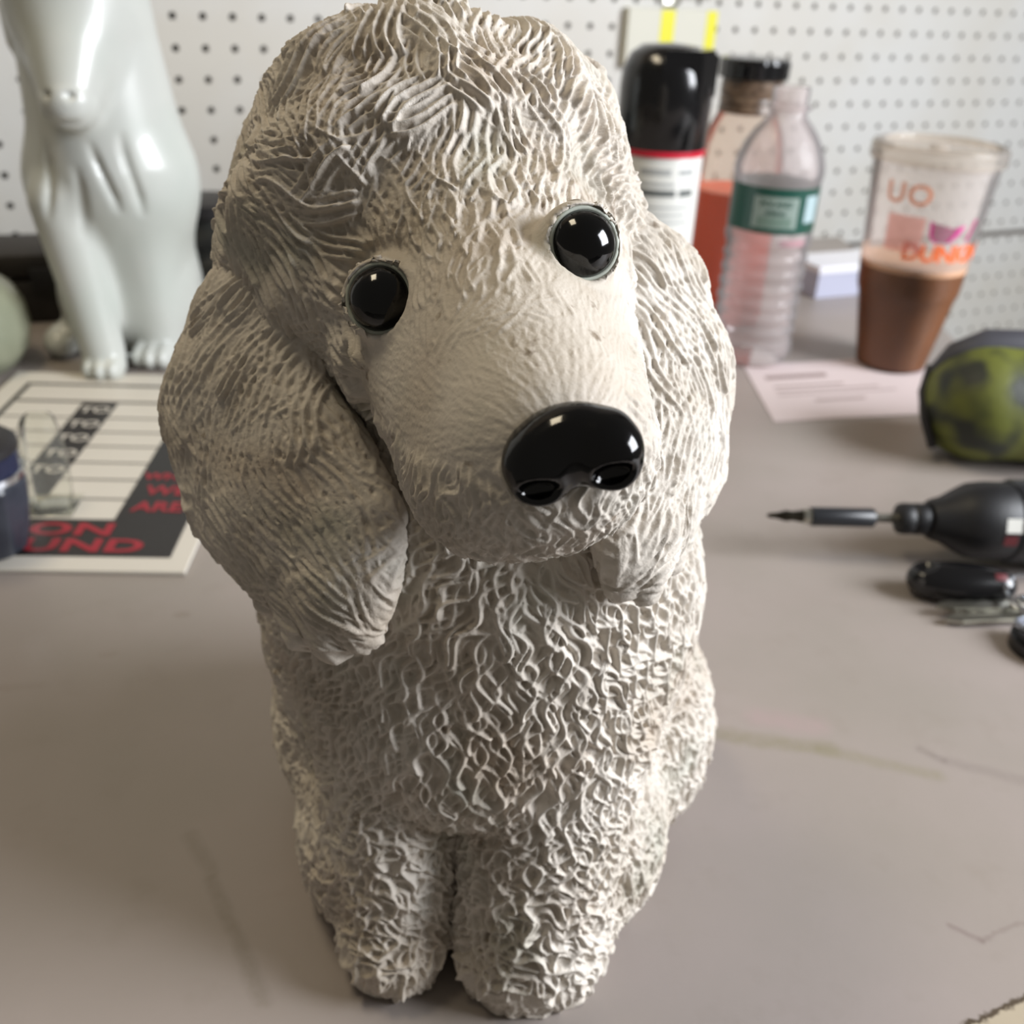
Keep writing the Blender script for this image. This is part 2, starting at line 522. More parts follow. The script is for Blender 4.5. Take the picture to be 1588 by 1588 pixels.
# ------------------------------------------------------------------ workbench
def paint_table(m):
    nt = m.node_tree; b = nt.nodes['Principled BSDF']; L = nt.links.new
    tc = nt.nodes.new('ShaderNodeTexCoord')
    def noise(scale, detail=3.0, rough=0.5):
        n = nt.nodes.new('ShaderNodeTexNoise'); n.inputs['Scale'].default_value = scale; n.inputs['Detail'].default_value = detail
        n.inputs['Roughness'].default_value = rough; L(tc.outputs['Object'], n.inputs['Vector']); return n
    def math_(op, a, b_=None, c=None):
        n = nt.nodes.new('ShaderNodeMath'); n.operation = op
        for i, v in enumerate((a, b_, c)):
            if v is None: continue
            if isinstance(v, (int, float)): n.inputs[i].default_value = v
            else: L(v, n.inputs[i])
        return n.outputs[0]
    def mixc(fac, a, c2):
        n = nt.nodes.new('ShaderNodeMix'); n.data_type = 'RGBA'
        L(fac, n.inputs['Factor']); 
        if isinstance(a, tuple): n.inputs[6].default_value = a
        else: L(a, n.inputs[6])
        n.inputs[7].default_value = c2
        return n.outputs[2]
    def ramp(v, lo, hi):
        n = nt.nodes.new('ShaderNodeMapRange'); L(v, n.inputs['Value'])
        n.inputs['From Min'].default_value = lo; n.inputs['From Max'].default_value = hi; n.clamp = True
        return n.outputs['Result']
    sep = nt.nodes.new('ShaderNodeSeparateXYZ'); L(tc.outputs['Object'], sep.inputs[0])
    wob = noise(26, 4, 0.7)
    wx = math_('MULTIPLY', math_('SUBTRACT', wob.outputs['Fac'], 0.5), 0.016)
    fine = noise(240, 3, 0.7)
    x = math_('ADD', sep.outputs[0], wx); y = math_('ADD', sep.outputs[1], math_('MULTIPLY', wx, -0.8))
    def streak(p0, p1, wd):
        """soft capsule mask along a segment (mm)"""
        ax, ay, bx, by = p0[0] * MM, p0[1] * MM, p1[0] * MM, p1[1] * MM
        dx, dy = bx - ax, by - ay; l2 = dx * dx + dy * dy
        t = math_('ADD', math_('MULTIPLY', math_('SUBTRACT', x, ax), dx / l2), math_('MULTIPLY', math_('SUBTRACT', y, ay), dy / l2))
        t = math_('MINIMUM', math_('MAXIMUM', t, 0.0), 1.0)
        ex = math_('SUBTRACT', math_('SUBTRACT', x, ax), math_('MULTIPLY', t, dx)); ey = math_('SUBTRACT', math_('SUBTRACT', y, ay), math_('MULTIPLY', t, dy))
        d = math_('SQRT', math_('ADD', math_('MULTIPLY', ex, ex), math_('MULTIPLY', ey, ey)))
        return ramp(d, wd * MM, wd * MM * 0.25)
    base = mixc(ramp(noise(9, 4).outputs['Fac'], 0.38, 0.66), TB[0], TB[1])
    base = mixc(math_('MULTIPLY', ramp(noise(38, 5, 0.65).outputs['Fac'], 0.55, 0.75), 0.35), base, TB[2])
    g = ramp(fine.outputs['Fac'], 0.3, 0.7)
    for (p0, p1, wd, op, c) in STAINS:
        base = mixc(math_('MULTIPLY', math_('MULTIPLY', streak(p0, p1, wd), op), math_('ADD', math_('MULTIPLY', g, 0.5), 0.5)), base, lin(c))
    # chipped corner: bare board showing beyond an irregular line, dark along the break
    e = math_('ADD', math_('ADD', math_('MULTIPLY', math_('SUBTRACT', sep.outputs[0], 0.143), 0.43), math_('MULTIPLY', math_('SUBTRACT', sep.outputs[1], 0.1935), -0.90)), math_('MULTIPLY', math_('SUBTRACT', noise(150, 4, 0.7).outputs['Fac'], 0.5), 0.006))
    far = math_('SUBTRACT', 1.0, ramp(math_('ADD', e, math_('MULTIPLY', wx, 0.6)), 0.024, 0.026))
    near_x = ramp(math_('ADD', sep.outputs[0], wx), 0.105, 0.108)
    lim = math_('MULTIPLY', far, math_('MULTIPLY', near_x, math_('SUBTRACT', 1.0, ramp(math_('ADD', sep.outputs[0], wx), 0.23, 0.232))))
    base = mixc(math_('MULTIPLY', ramp(e, -0.0014, -0.0006), lim), base, lin((78, 66, 52)))
    base = mixc(math_('MULTIPLY', ramp(e, 0.0002, 0.0010), lim), base, lin((172, 160, 140)))
    L(base, b.inputs['Base Color'])
    rr = nt.nodes.new('ShaderNodeMapRange'); L(noise(14, 4).outputs['Fac'], rr.inputs['Value'])
    rr.inputs['To Min'].default_value = 0.34; rr.inputs['To Max'].default_value = 0.5
    L(rr.outputs['Result'], b.inputs['Roughness'])
    bp = nt.nodes.new('ShaderNodeBump'); bp.inputs['Strength'].default_value = 0.12; bp.inputs['Distance'].default_value = 0.0004
    L(noise(320, 3).outputs['Fac'], bp.inputs['Height']); L(bp.outputs['Normal'], b.inputs['Normal'])
TB = (lin((153, 143, 138)), lin((145, 137, 130)), lin((136, 127, 118)))
STAINS = [((86, 318), (132, 312), 6, 0.55, (122, 116, 88)), ((128, 311), (170, 300), 5, 0.45, (126, 120, 94)),
          ((168, 315), (176, 308), 3, 0.5, (112, 102, 98)), ((178, 308), (214, 296), 4.5, 0.35, (116, 106, 102)), ((205, 283), (206, 281), 2, 0.7, (92, 86, 84)),
          ((150, 229), (158, 224), 1.6, 0.5, (110, 92, 90)), ((158, 224), (174, 232), 1.6, 0.4, (112, 96, 92)),
          ((-104, 250), (-93, 235), 4, 0.35, (112, 104, 90)), ((-92, 232), (-66, 190), 3.5, 0.4, (106, 98, 84)),
          ((-150, 380), (-146, 381), 3, 0.4, (118, 106, 94)), ((-172, 348), (-168, 349), 3, 0.3, (124, 112, 98)),
          ((-215, 322), (-190, 326), 3, 0.25, (124, 112, 98)), ((106, 330), (128, 326), 9, 0.25, (176, 140, 148))]
paint_table(M_table)
table = thing('workbench', 'grey painted workbench top with stains, under the dog statue', 'table', (0, 600, -900))
poly = [(-640, 60), (640, 60), (640, 775), (372, 775), (372, 1041 + 372 * 0.4877), (-640, 1041 - 640 * 0.4877)]
bm = bmesh.new(); add_prism(bm, poly, -32, 0, 2.0)
tp = obj('tabletop', bm, M_table, None, smooth=False)
tp.parent = table; tp.location = Vector((0, -600, 900)) * MM
M_leg = mat('bench_steel', (90, 90, 92), 0.5, 0.6)
for (lx, ly) in ((-590, 110), (590, 110), (590, 725), (322, 1130), (-590, 690)):
    bm = bmesh.new(); add_box(bm, (50, 50, 868), (lx, ly - 600, 434), None, 3); obj('leg', bm, M_leg, table, smooth=False)

# ------------------------------------------------------------------ the poodle statue
e_r = unit((0.956, 0.0, 0.29)); e_u = unit((-0.29, 0.0, 0.956))
HEADR = np.stack([e_r, np.array([0, 1, 0]), e_u], 1)      # columns: head's right (viewer's), back, up
EYES = [((-29.6, 213.0, 204.2), (-0.24, -0.90, 0.36)), ((10.8, 213.0, 218.0), (0.30, -0.88, 0.36))]
NOSE = (9.6, 160.5, 195.8)

def f_topknot(p):
    d = ell(p, (-27, 270, 212), (45, 46, 46.5), HEADR)
    d = smin(d, ell(p, (-47, 260, 207), (26, 33, 25), HEADR), 10)
    d = smin(d, ell(p, (-4, 261, 221), (19, 33, 25), HEADR), 10)
    return smin(d, ell(p, (-7, 270, 229), (25, 34, 24), HEADR), 8)
def f_muzzle(p):
    d = cone(p, (-11, 240, 194), (3.5, 182, 186.5), 30, 20.0)
    d = smin(d, cone(p, (-9, 226, 206), (8, 174, 193), 17, 12.5), 12)      # bridge
    d = smin(d, cone(p, (-21, 226, 190), (-5, 190, 178), 17, 15), 9)        # flews and cheeks
    return smin(d, cone(p, (7, 226, 202), (9, 190, 186), 17, 14.5), 9)
def f_chin(p):
    return smin(ell(p, (4.5, 182, 179), (21, 14, 12), HEADR), ell(p, (-1, 198, 172), (21, 20, 14), HEADR), 8)
def f_head(p):
    d = ell(p, (-12, 262, 198), (42, 40, 38), HEADR)
    d = smin(d, f_topknot(p), 10)
    d = smin(d, f_muzzle(p), 12)
    d = smin(d, f_chin(p), 7)
    for (c, dr) in EYES:
        c = np.array(c); dr = unit(dr)
        d = smin(d, ell(p, c + dr * 1.0, (9.2, 9.2, 9.2)), 4)
        d = smax(d, -ell(p, c + dr * 5.5, (7.7, 7.7, 7.7)), 1.2)
    return d
def f_torso(p):
    d = ell(p, (-9, 268, 94), (66, 52, 84))
    d = smin(d, ell(p, (-3, 243, 108), (50, 40, 62)), 18)
    d = smin(d, cone(p, (-8, 262, 130), (-12, 262, 190), 46, 36), 16)
    d = smin(d, ell(p, (-6, 231, 78), (46, 31, 33)), 10)
    return d
def f_legs(p):
    d = cone(p, (-31, 232, 76), (-27.5, 210, 16), 22, 15)
    d = smin(d, ell(p, (-28, 205, 9), (15, 16, 11)), 6)
    e = cone(p, (16, 234, 80), (12.5, 210, 18), 27, 22)
    e = smin(e, ell(p, (11.5, 204, 9), (21.5, 17.5, 12)), 6)
    return np.minimum(d, e)
def f_haunch(p):
    d = ell(p, (-48, 285, 36), (30, 44, 42))
    d = smin(d, ell(p, (-43, 240, 24), (18, 32, 30)), 10)
    e = ell(p, (43, 289, 32), (31, 42, 40))
    e = smin(e, ell(p, (33, 244, 26), (20, 33, 32)), 10)
    b = ell(p, (-2, 314, 46), (56, 40, 58))
    return smin(np.minimum(d, e), b, 12)
def f_body(p):
    d = smin(f_torso(p), f_legs(p), 3.5)
    d = smin(d, f_haunch(p), 9)
    d = smin(d, f_head(p), 9)
    return smax(d, 0.3 - p[:, 2], 1.5)

def ear_field(chain, n, tips=(), k=2.4):
    n = unit(n).astype(np.float32); pts = [(np.array(c, float), r) for c, r in chain]
    S = (np.eye(3) + (k - 1) * np.outer(n, n)).astype(np.float32)
    def f(p):
        q = p @ S; d = None
        for (a, ra), (b, rb) in zip(pts, pts[1:]):
            e = cone(q, a @ S, b @ S, ra, rb)
            d = e if d is None else smin(d, e, 6)
        d = d / 1.5
        for a, b, ra, rb in tips: d = smin(d, cone(p, a, b, ra, rb), 4)
        return d
    return f
EARL = [((-50, 248, 200), 14), ((-65, 242, 183), 18), ((-68, 233, 165), 22), ((-57, 222, 152), 24), ((-45, 212, 142), 19), ((-40, 206, 135), 11)]
TIPL = [((-52, 213, 138), (-50, 206, 122), 6, 2.2), ((-45, 208, 136), (-42, 202, 121), 6.5, 2.2), ((-38, 206, 136), (-35, 201, 125), 6, 2.2), ((-61, 220, 138), (-60, 214, 125), 6, 2.4)]
EARR = [((23, 254, 204), 12), ((33, 250, 194), 15), ((38, 241, 177), 17.5), ((36, 228, 163), 17.5), ((31, 214, 154), 12), ((29, 208, 150), 7)]
f_earl = ear_field(EARL, (-0.42, -0.86, 0.28), TIPL)
TIPR = [((33, 212, 152), (33, 207, 138), 5, 2), ((27, 209, 151), (27, 206, 140), 5, 2), ((39, 222, 152), (39, 216, 140), 5, 2)]
f_earr = ear_field(EARR, (0.62, -0.74, 0.25), TIPR)

def lock_params(kind):
    u = rng.uniform
    if kind == 'top':   return dict(L=u(10, 17), w=u(3.6, 6.4), H=u(3.0, 4.6), A=u(0.9, 1.9), lam=u(20, 28), strand=u(2.1, 2.8), layer=u(0, 2.0))
    if kind == 'brow':  return dict(L=u(8, 13), w=u(2.0, 3.6), H=u(2.2, 3.2), A=u(0.6, 1.4), lam=u(16, 22), strand=u(1.9, 2.5), layer=u(0, 0.6))
    if kind == 'face':  return dict(L=u(3.0, 6.0), w=u(0.5, 1.1), H=u(0.18, 0.42), A=u(0.0, 0.4), lam=14, strand=u(1.0, 1.3), layer=u(0, 0.08))
    if kind == 'chin':  return dict(L=u(4.5, 8), w=u(1.8, 2.8), H=u(1.6, 2.5), A=u(0.8, 1.5), lam=u(9, 13), strand=u(1.7, 2.2), layer=u(0, 0.6))
    if kind == 'chest': return dict(L=u(8, 13), w=u(1.9, 3.4), H=u(3.0, 4.2), A=u(1.4, 2.4), lam=u(12, 17), strand=u(2.7, 3.6), layer=u(0, 0.9))
    if kind == 'curl':  return dict(L=u(5, 8.5), w=u(1.7, 2.9), H=u(2.8, 4.0), A=u(1.5, 2.5), lam=u(9, 13), strand=u(2.5, 3.3), layer=u(0, 0.9))
    if kind == 'foot':  return dict(L=u(5, 8), w=u(2.2, 3.4), H=u(1.3, 2.2), A=u(0.7, 1.4), lam=u(10, 13), strand=u(2.1, 2.7), layer=u(0, 0.5))
    if kind == 'ear':   return dict(L=u(14, 23), w=u(3.0, 5.6), H=u(2.2, 3.4), A=u(0.8, 1.9), lam=u(22, 32), strand=u(1.9, 2.6), layer=u(0, 1.6))

def fur(V0, N0, V, N, kinds, cells, flow, jitter, gain=None):
    tufts = []
    for kind, cell in cells.items():
        for i in pick(V0, kinds == kind, cell):
            k = lock_params(kind)
            t = tangent(N0[i], flow[i], rng.normal() * jitter.get(kind, 0.3))
            g = 1.0 if gain is None else gain[i]
            ph = 2 * math.pi * float(V0[i] @ t) / k['lam'] + rng.normal() * 1.1      # neighbours wave roughly together
            tufts.append((V0[i], N0[i], t, k['L'], k['w'], k['H'] * g, k['A'], k['lam'], ph, k['strand'], k['layer'] * g))
    return carve(V, N, tufts)

def soften(d, F, n, w=0.6):
    fm = d[F].mean(1)
    vm = np.bincount(F.ravel(), np.repeat(fm, 4), n) / np.maximum(np.bincount(F.ravel(), None, n), 1)
    return d * (1 - w) + vm * w

# --- body: torso, legs, neck, head and topknot are one continuous surface
V0, F0, V, F = sculpt(f_body, (-100, 140, -6), (100, 372, 272), DOG_H, DOG_LEVELS)
N0 = vnormals(V0, F0); N = vnormals(V, F)
E0 = np.array((-7, 210, 214))
q = V0 - E0; hu = q @ e_u; hr = q @ e_r
dm = f_muzzle(V0); dk = f_topknot(V0); dch = f_chin(V0)
kinds = np.full(len(V0), 'curl', dtype=object)
z = V0[:, 2]
kinds[z > 66] = 'chest'
kinds[(z > 66) & (V0[:, 1] > 300)] = 'curl'
head = (f_head(V0) < 1.5) & (z > 150)
kinds[head] = 'top'
kinds[(dk < 2.5) & (z > 165)] = 'top'
eyed = np.min([np.linalg.norm(V0 - np.array(c), axis=1) for c, _ in EYES], axis=0)
face = head & (dm < 2.0) & (V0[:, 1] < 236) & (hu < -2)
kinds[face] = 'face'
brow = head & (V0[:, 1] < 240) & (hu >= -4) & (hu < 20) & (np.abs(hr) < 34)
kinds[brow] = 'brow'
kinds[head & (V0[:, 1] < 232) & (hu < -27 + 0.10 * np.maximum(hr, -20))] = 'chin'
kinds[eyed < 11.5] = 'none'
kinds[(z < 14) & (V0[:, 1] < 225) & (z > 2)] = 'foot'
kinds[z < 1.5] = 'none'
kinds[np.linalg.norm(V0 - np.array(NOSE), axis=1) < 10] = 'none'
flow = np.zeros((len(V0), 3), np.float32); flow[:] = (0, 0, -1)
flow[:, 0] += 0.35 * V0[:, 0] / 60 * (z > 60)
ks = kinds == 'curl'
sw = 1.15 * sines(V0, 5.0, 3); sw2 = 0.55 * sines(V0, 9.0, 5)
t0 = kinds == 'top'
flow[t0] = np.array((-8, 204, 206)) - V0[t0] + np.array((0, 0, -45))
flow[t0 & (V0[:, 1] > 290)] = (0, 0.5, -1)
kb = kinds == 'brow'; flow[kb] = V0[kb] - np.array((-2, 196, 184)); flow[kb] *= -1
kf = kinds == 'face'; flow[kf] = V0[kf] - np.array(NOSE)
kc = kinds == 'chin'; flow[kc] = (0.1, 0.2, -1)
def spin(mask, ang):
    a = ang[mask][:, None]; f = flow[mask]; n = N0[mask]
    f = f - n * (f * n).sum(1, keepdims=True); f /= np.linalg.norm(f, axis=1, keepdims=True) + 1e-6
    flow[mask] = f * np.cos(a) + np.cross(n, f) * np.sin(a)
spin(ks, sw); spin(kinds == 'chest', sw2); spin(t0, 1.0 * sines(V0, 10.0, 8))
front = (V0[:, 1] < 252) & (np.abs(hr) < 36)
gain = np.where(front & t0, np.clip((hu - 6) / 30, 0.45, 1), np.where(kb, np.clip((hu + 5) / 18, 0.25, 1), 1.0))
gain = gain * np.clip((eyed - 7) / 7, 0.35, 1)
disp = fur(V0, N0, V, N, kinds, dict(top=6.0, brow=3.8, face=1.6, chin=3.3, chest=4.6, curl=4.0, foot=4.2), flow,
           dict(top=0.28, brow=0.15, face=0.15, chin=0.3, chest=0.15, curl=0.5, foot=0.4), gain)
disp = soften(disp, F, len(V))
tw = np.clip((7 - f_topknot(V)) / 7, 0, 1) * np.clip((V[:, 2] - 165) / 15, 0, 1); tw = tw * tw * (3 - 2 * tw)
lump = tw * 2.7 * sines(V, 7.5, 21) + (1 - tw) * 0.5 * sines(V, 7.0, 22)
nearface = np.clip((f_muzzle(V) - 0.5) / 3, 0, 1) * np.clip((np.min([np.linalg.norm(V - np.array(c), axis=1) for c, _ in EYES], axis=0) - 8) / 4, 0, 1)
eyeV = np.clip((np.min([np.linalg.norm(V - np.array(c), axis=1) for c, _ in EYES], axis=0) - 9.6) / 4, 0, 1)
ground = np.clip(V[:, 2] / 6, 0, 1)
VB = V + N * (disp * eyeV + (lump - 0.6) * nearface * ground)[:, None]
VB[:, 2] = np.maximum(VB[:, 2], 0.0)
dog = thing('poodle_statue', 'large off-white painted stone poodle statue with black eyes and nose, sitting on the bench', 'statue', (-4, 262, 0))
def sub(o, loc=(-4, 262, 0)):
    o.location = -Vector(loc) * MM; return o
sub(link('body', np_mesh('body', VB, F), M_stone, dog))

# --- ears
for nm, f, lo, hi, root, lab in (('ear', f_earl, (-118, 190, 92), (-15, 275, 222), EARL, None), ('ear', f_earr, (8, 185, 125), (84, 275, 230), EARR, None)):
    v0, g0, v, g = sculpt(f, lo, hi, DOG_H, DOG_LEVELS)
    n0 = vnormals(v0, g0); n = vnormals(v, g)
    ch = np.array([c for c, r in root], float)
    k = np.argmin(((v0[:, None, :] - ch[None]) ** 2).sum(2), 1)
    d = np.gradient(ch, axis=0)[k].astype(np.float32)
    d /= np.linalg.norm(d, axis=1, keepdims=True)
    d += 0.25 * sines(v0, 14.0, 9)[:, None] * np.cross(n0, d)
    kd = np.full(len(v0), 'ear', dtype=object)
    kd[np.linalg.norm(v0 - ch[0], axis=1) < 5] = 'none'
    dp = fur(v0, n0, v, n, kd, dict(ear=5.0), d.astype(np.float32), dict(ear=0.08))
    dp = soften(dp, g, len(v))
    vv = v + n * (dp - 0.4 + 0.7 * sines(v, 8.0, 33))[:, None]
    sub(link(nm, np_mesh(nm, vv, g), M_stone, dog))

# --- glossy eyes with painted lids, and the nose
for (c, dr) in EYES:
    c = Vector(c); dr = Vector(dr).normalized()
    rot = dr.to_track_quat('Z', 'Y').to_matrix()
    bm = bmesh.new()
    bmesh.ops.create_uvsphere(bm, u_segments=40, v_segments=24, radius=7.2)
    xf(bm.verts, rot, c + dr * 1.9)
    e = sub(obj('eye', bm, M_gloss, dog, ang=180))
    bm = bmesh.new()
    R1, r1 = 7.25, 0.6
    prof = [(R1 + r1 * math.cos(a), r1 * math.sin(a)) for a in [2 * math.pi * k / 10 for k in range(11)]]
    add_lathe(bm, prof, 44, c + dr * 3.7, rot, cap=False)
    lid = obj('eyelid', bm, M_lid, e, 'grey-green painted rim of the eye', ang=180)
def f_nose(p):
    c = np.array(NOSE)
    d = ell(p, c + e_u * 0.6, (11.2, 7.5, 7.4), HEADR)
    for s in (-1, 1):
        d = smin(d, ell(p, c + e_r * 6.2 * s - e_u * 1.4 + np.array((0, -2.2, 0)), (6.3, 6.4, 6.8), HEADR), 2.2)
    for s in (-1, 1):
        d = smax(d, -ell(p, c + e_r * 6.6 * s - e_u * 3.6 + np.array((0, -8.6, 0)), (4.0, 4.4, 2.7), HEADR), 1.0)
    d = smax(d, -cone(p, c - e_u * 0.5 + np.array((0, -9.4, 0)), c - e_u * 10 + np.array((0, -7.4, 0)), 1.5, 2.2), 1.6)
    return d
v0, g0, v, g = sculpt(f_nose, np.array(NOSE) - 20, np.array(NOSE) + 20, 1.2, 1)
v = v + vnormals(v, g) * (0.18 * sines(v, 2.2, 44))[:, None]
sub(link('nose', np_mesh('nose', v.astype(np.float32), g), M_gloss, dog))

# ------------------------------------------------------------------ white ceramic animal statue, at the left behind the dog
def f_stat(p):
    d = ell(p, (-285, 722, 78), (46, 46, 82))
    d = smin(d, ell(p, (-283, 704, 124), (58, 42, 52)), 22)            # shoulders
    d = smin(d, cone(p, (-281, 704, 140), (-285, 700, 215), 50, 43), 14)  # neck
    d = smin(d, ell(p, (-287, 694, 246), (43, 44, 46)), 12)
    d = smin(d, cone(p, (-284, 680, 225), (-279, 646, 183), 34, 17), 10)  # muzzle, lowered onto the chest
    d = smin(d, cone(p, (-322, 692, 262), (-322, 690, 212), 13, 9), 6)   # hanging ear
    d = smin(d, cone(p, (-306, 672, 118), (-291, 668, 16), 20, 14.5), 8)   # forelegs
    d = smin(d, cone(p, (-262, 690, 118), (-264, 704, 14), 19, 15.5), 8)
    for k in (-1, 0, 1):
        d = smin(d, ell(p, (-289 + 8 * k, 661 - 2 * (k == 0), 8), (6.2, 13, 8)), 3)
        d = smin(d, ell(p, (-264 + 8.5 * k, 690 - 2 * (k == 0), 8), (6.5, 15, 9)), 3)
    d = smin(d, ell(p, (-334, 704, 11), (13, 20, 12)), 4)              # hind paws
    d = smin(d, ell(p, (-316, 730, 42), (24, 40, 40)), 10)
    d = smin(d, ell(p, (-260, 732, 42), (20, 38, 38)), 10)
    for s in (-1, 1):
        d = smax(d, -ell(p, (-279 + 7 * s, 630.5, 188), (3.0, 4, 2.4)), 2)    # nostrils
    d = smax(d, -cone(p, (-296, 634, 172), (-262, 634, 172), 1.6, 1.6), 2.5)  # mouth line
    return smax(d, 0.2 - p[:, 2], 1.5)
v0, g0, v, g = sculpt(f_stat, (-350, 620, -6), (-215, 790, 300), 3.4, 1)
nrm = vnormals(v, g)
fold = np.zeros(len(v))
for x0, sl, za, zb, w_, dp_ in ((-304, 0.10, 108, 158, 2.6, 3.0), (-268, -0.22, 112, 160, 2.6, 3.4), (-253, -0.10, 110, 165, 2.4, 3.0), (-285, 0.05, 96, 146, 3.2, 2.0)):
    q_ = v[:, 0] - x0 - sl * (v[:, 2] - 135) - 1.2 * np.sin(v[:, 2] / 9)
    fold -= dp_ * np.exp(-(q_ / w_) ** 2) * np.clip((v[:, 2] - za) / 14, 0, 1) * np.clip((zb - v[:, 2]) / 14, 0, 1) * (nrm[:, 1] < -0.2)
v = (v + nrm * fold[:, None]).astype(np.float32)
st = thing('animal_statue', 'smooth white ceramic sitting animal statue, lowered muzzle, left behind the poodle', 'statue', (-283, 715, 0))
sub(link('body', np_mesh('body', v, g), M_white, st), (-283, 715, 0))
for s in (-1, 1):
    bm = bmesh.new(); bmesh.ops.create_uvsphere(bm, u_segments=20, v_segments=12, radius=5.5)
    xf(bm.verts, None, (-287 + 25 * s, 659, 250)); sub(obj('eye', bm, M_gloss, st), (-283, 715, 0))

# pale green jar at the left edge
jar = thing('ceramic_jar', 'pale green rounded ceramic jar at the left edge beside the white statue', 'jar', (-392, 664, 0))
bm = bmesh.new()
add_lathe(bm, [(0, 1), (30, 0), (38, 3), (47, 16), (50, 30), (48, 45), (42, 57), (35, 63), (33, 66), (31, 64), (30, 58), (0, 56)], 56)
obj('body', bm, M_jar, jar)
bm = bmesh.new()
add_lathe(bm, [(0, 63), (31, 64), (32, 67), (29, 70), (14, 74), (0, 75)], 48)
obj('lid', bm, M_jar, jar)

# dark things behind the statue
bx = thing('tool_case', 'low dark brown tool case against the pegboard behind the white statue', 'case', (-440, 782, 0), 0.35)
bm = bmesh.new(); add_box(bm, (210, 70, 34), (0, 0, 17), None, 4); obj('base', bm, M_darkbox, bx)
bm = bmesh.new(); add_box(bm, (210, 70, 20), (0, 0, 45), None, 6); obj('lid', bm, M_darkbox, bx)
for k in (-60, 60):
    bm = bmesh.new(); add_box(bm, (22, 4, 18), (k, -36, 35), None, 1.2); obj('latch', bm, M_trim, bx)
bt = thing('rubber_boot', 'black rubber boot standing between the white statue and the poodle', 'boot', (-262, 846, 0), 0.2)
def f_boot(p):
    d = cone(p, (0, 8, 20), (0, 10, 62), 31, 29)
    d = smin(d, ell(p, (8, -28, 18), (30, 46, 20)), 12)
    d = smin(d, cone(p, (-14, -12, 52), (16, -16, 60), 9, 8), 6)
    d = smax(d, p[:, 2] - 84, 4)
    d = smax(d, -cone(p, (0, 10, 60), (0, 10, 120), 23, 24), 3)
    return smax(d, 6.2 - p[:, 2], 1)
v0, g0, v, g = sculpt(f_boot, (-50, -90, 0), (60, 60, 130), 4.0, 1)
link('shaft', np_mesh('shaft', v, g), M_boot, bt)
bm = bmesh.new()
sole = [(34 * math.sin(a) * (0.95 if math.cos(a) < 0 else 1.0) + 4 + 0, -16 + 54 * -math.cos(a)) for a in [2 * math.pi * k / 28 for k in range(28)]]
add_prism(bm, sole, 0, 8, 1.5); obj('sole', bm, M_trim, bt)
bm = bmesh.new()
add_lathe(bm, [(29, 74), (31.5, 74), (31.5, 84), (29, 85)], 40, (0, 9, 0)); obj('collar', bm, M_trim, bt)

# ------------------------------------------------------------------ hours sign lying flat
SGN = 0.072
sg = thing('hours_sign', 'white opening hours sign with black bands and red lettering lying flat on the bench', 'sign', (-157, 416, 0), SGN)
bm = bmesh.new(); add_box(bm, (174, 258, 2.2), (-87, 126, 1.3), None, 0.5); obj('panel', bm, M_signw, sg, smooth=False)
zt = 2.55
bm = bmesh.new()
bm.faces.new([bm.verts.new((x_, y_, zt)) for x_, y_ in ((-160, 9.5), (-10, 9.5), (-10, 202), (-48, 202), (-48, 47), (-160, 47))])
obj('black_field', bm, M_signk, sg, 'black L-shaped field', smooth=False)
for q_ in ((-160, 231, -10, 234.5), (-160, 47, -156.5, 231), (-13, 202, -10, 231)):
    bm = bmesh.new(); add_rect(bm, *q_, zt); obj('border', bm, M_signk, sg, 'black border line', smooth=False)
bm = bmesh.new(); add_rect(bm, -156, 202, -13, 205.5, zt); obj('row_line', bm, M_line, sg, smooth=False)
for yy in (69.5, 92.5, 114, 136, 156.5, 178):
    for xa, xb in ((-156, -113), (-90.5, -48)):
        bm = bmesh.new(); add_rect(bm, xa, yy - 0.9, xb, yy + 0.9, zt); obj('row_line', bm, M_line, sg, smooth=False)
bm = bmesh.new(); add_rect(bm, -113, 72, -90.5, 202, zt); obj('black_band', bm, M_signk, sg, 'black band between the two columns', smooth=False)
for k, yy in enumerate((103.5, 125, 146.5, 167.5, 190)):
    bm = text_bm('TO', 13.5, 0.02, 3, 0.25); xf(bm.verts, None, (-101.7, yy, zt + 0.25)); obj('lettering', bm, M_signw, sg, smooth=False)
for body, x, y, sz in (('ON', -66, 35.5, 17), ('SUND', -62, 19.5, 17), ('8', -34, 19.5, 17)):
    if body == '8': continue
    bm = text_bm(body, sz, 0.02, 3, 0.55, 1.05)
    for vv in bm.verts: vv.co.x *= 1.55
    xf(bm.verts, None, (x, y, zt + 0.25)); obj('lettering', bm, M_signr, sg, 'red lettering', smooth=False)
for body, y, sz in (('ARE', 61, 15), ('WE', 80, 15), ('WHEN', 97, 11)):
    bm = text_bm(body, sz, 0.02, 3, 0.4); xf(bm.verts, None, (-29, y, zt + 0.25)); obj('lettering', bm, M_signr, sg, 'red lettering', smooth=False)

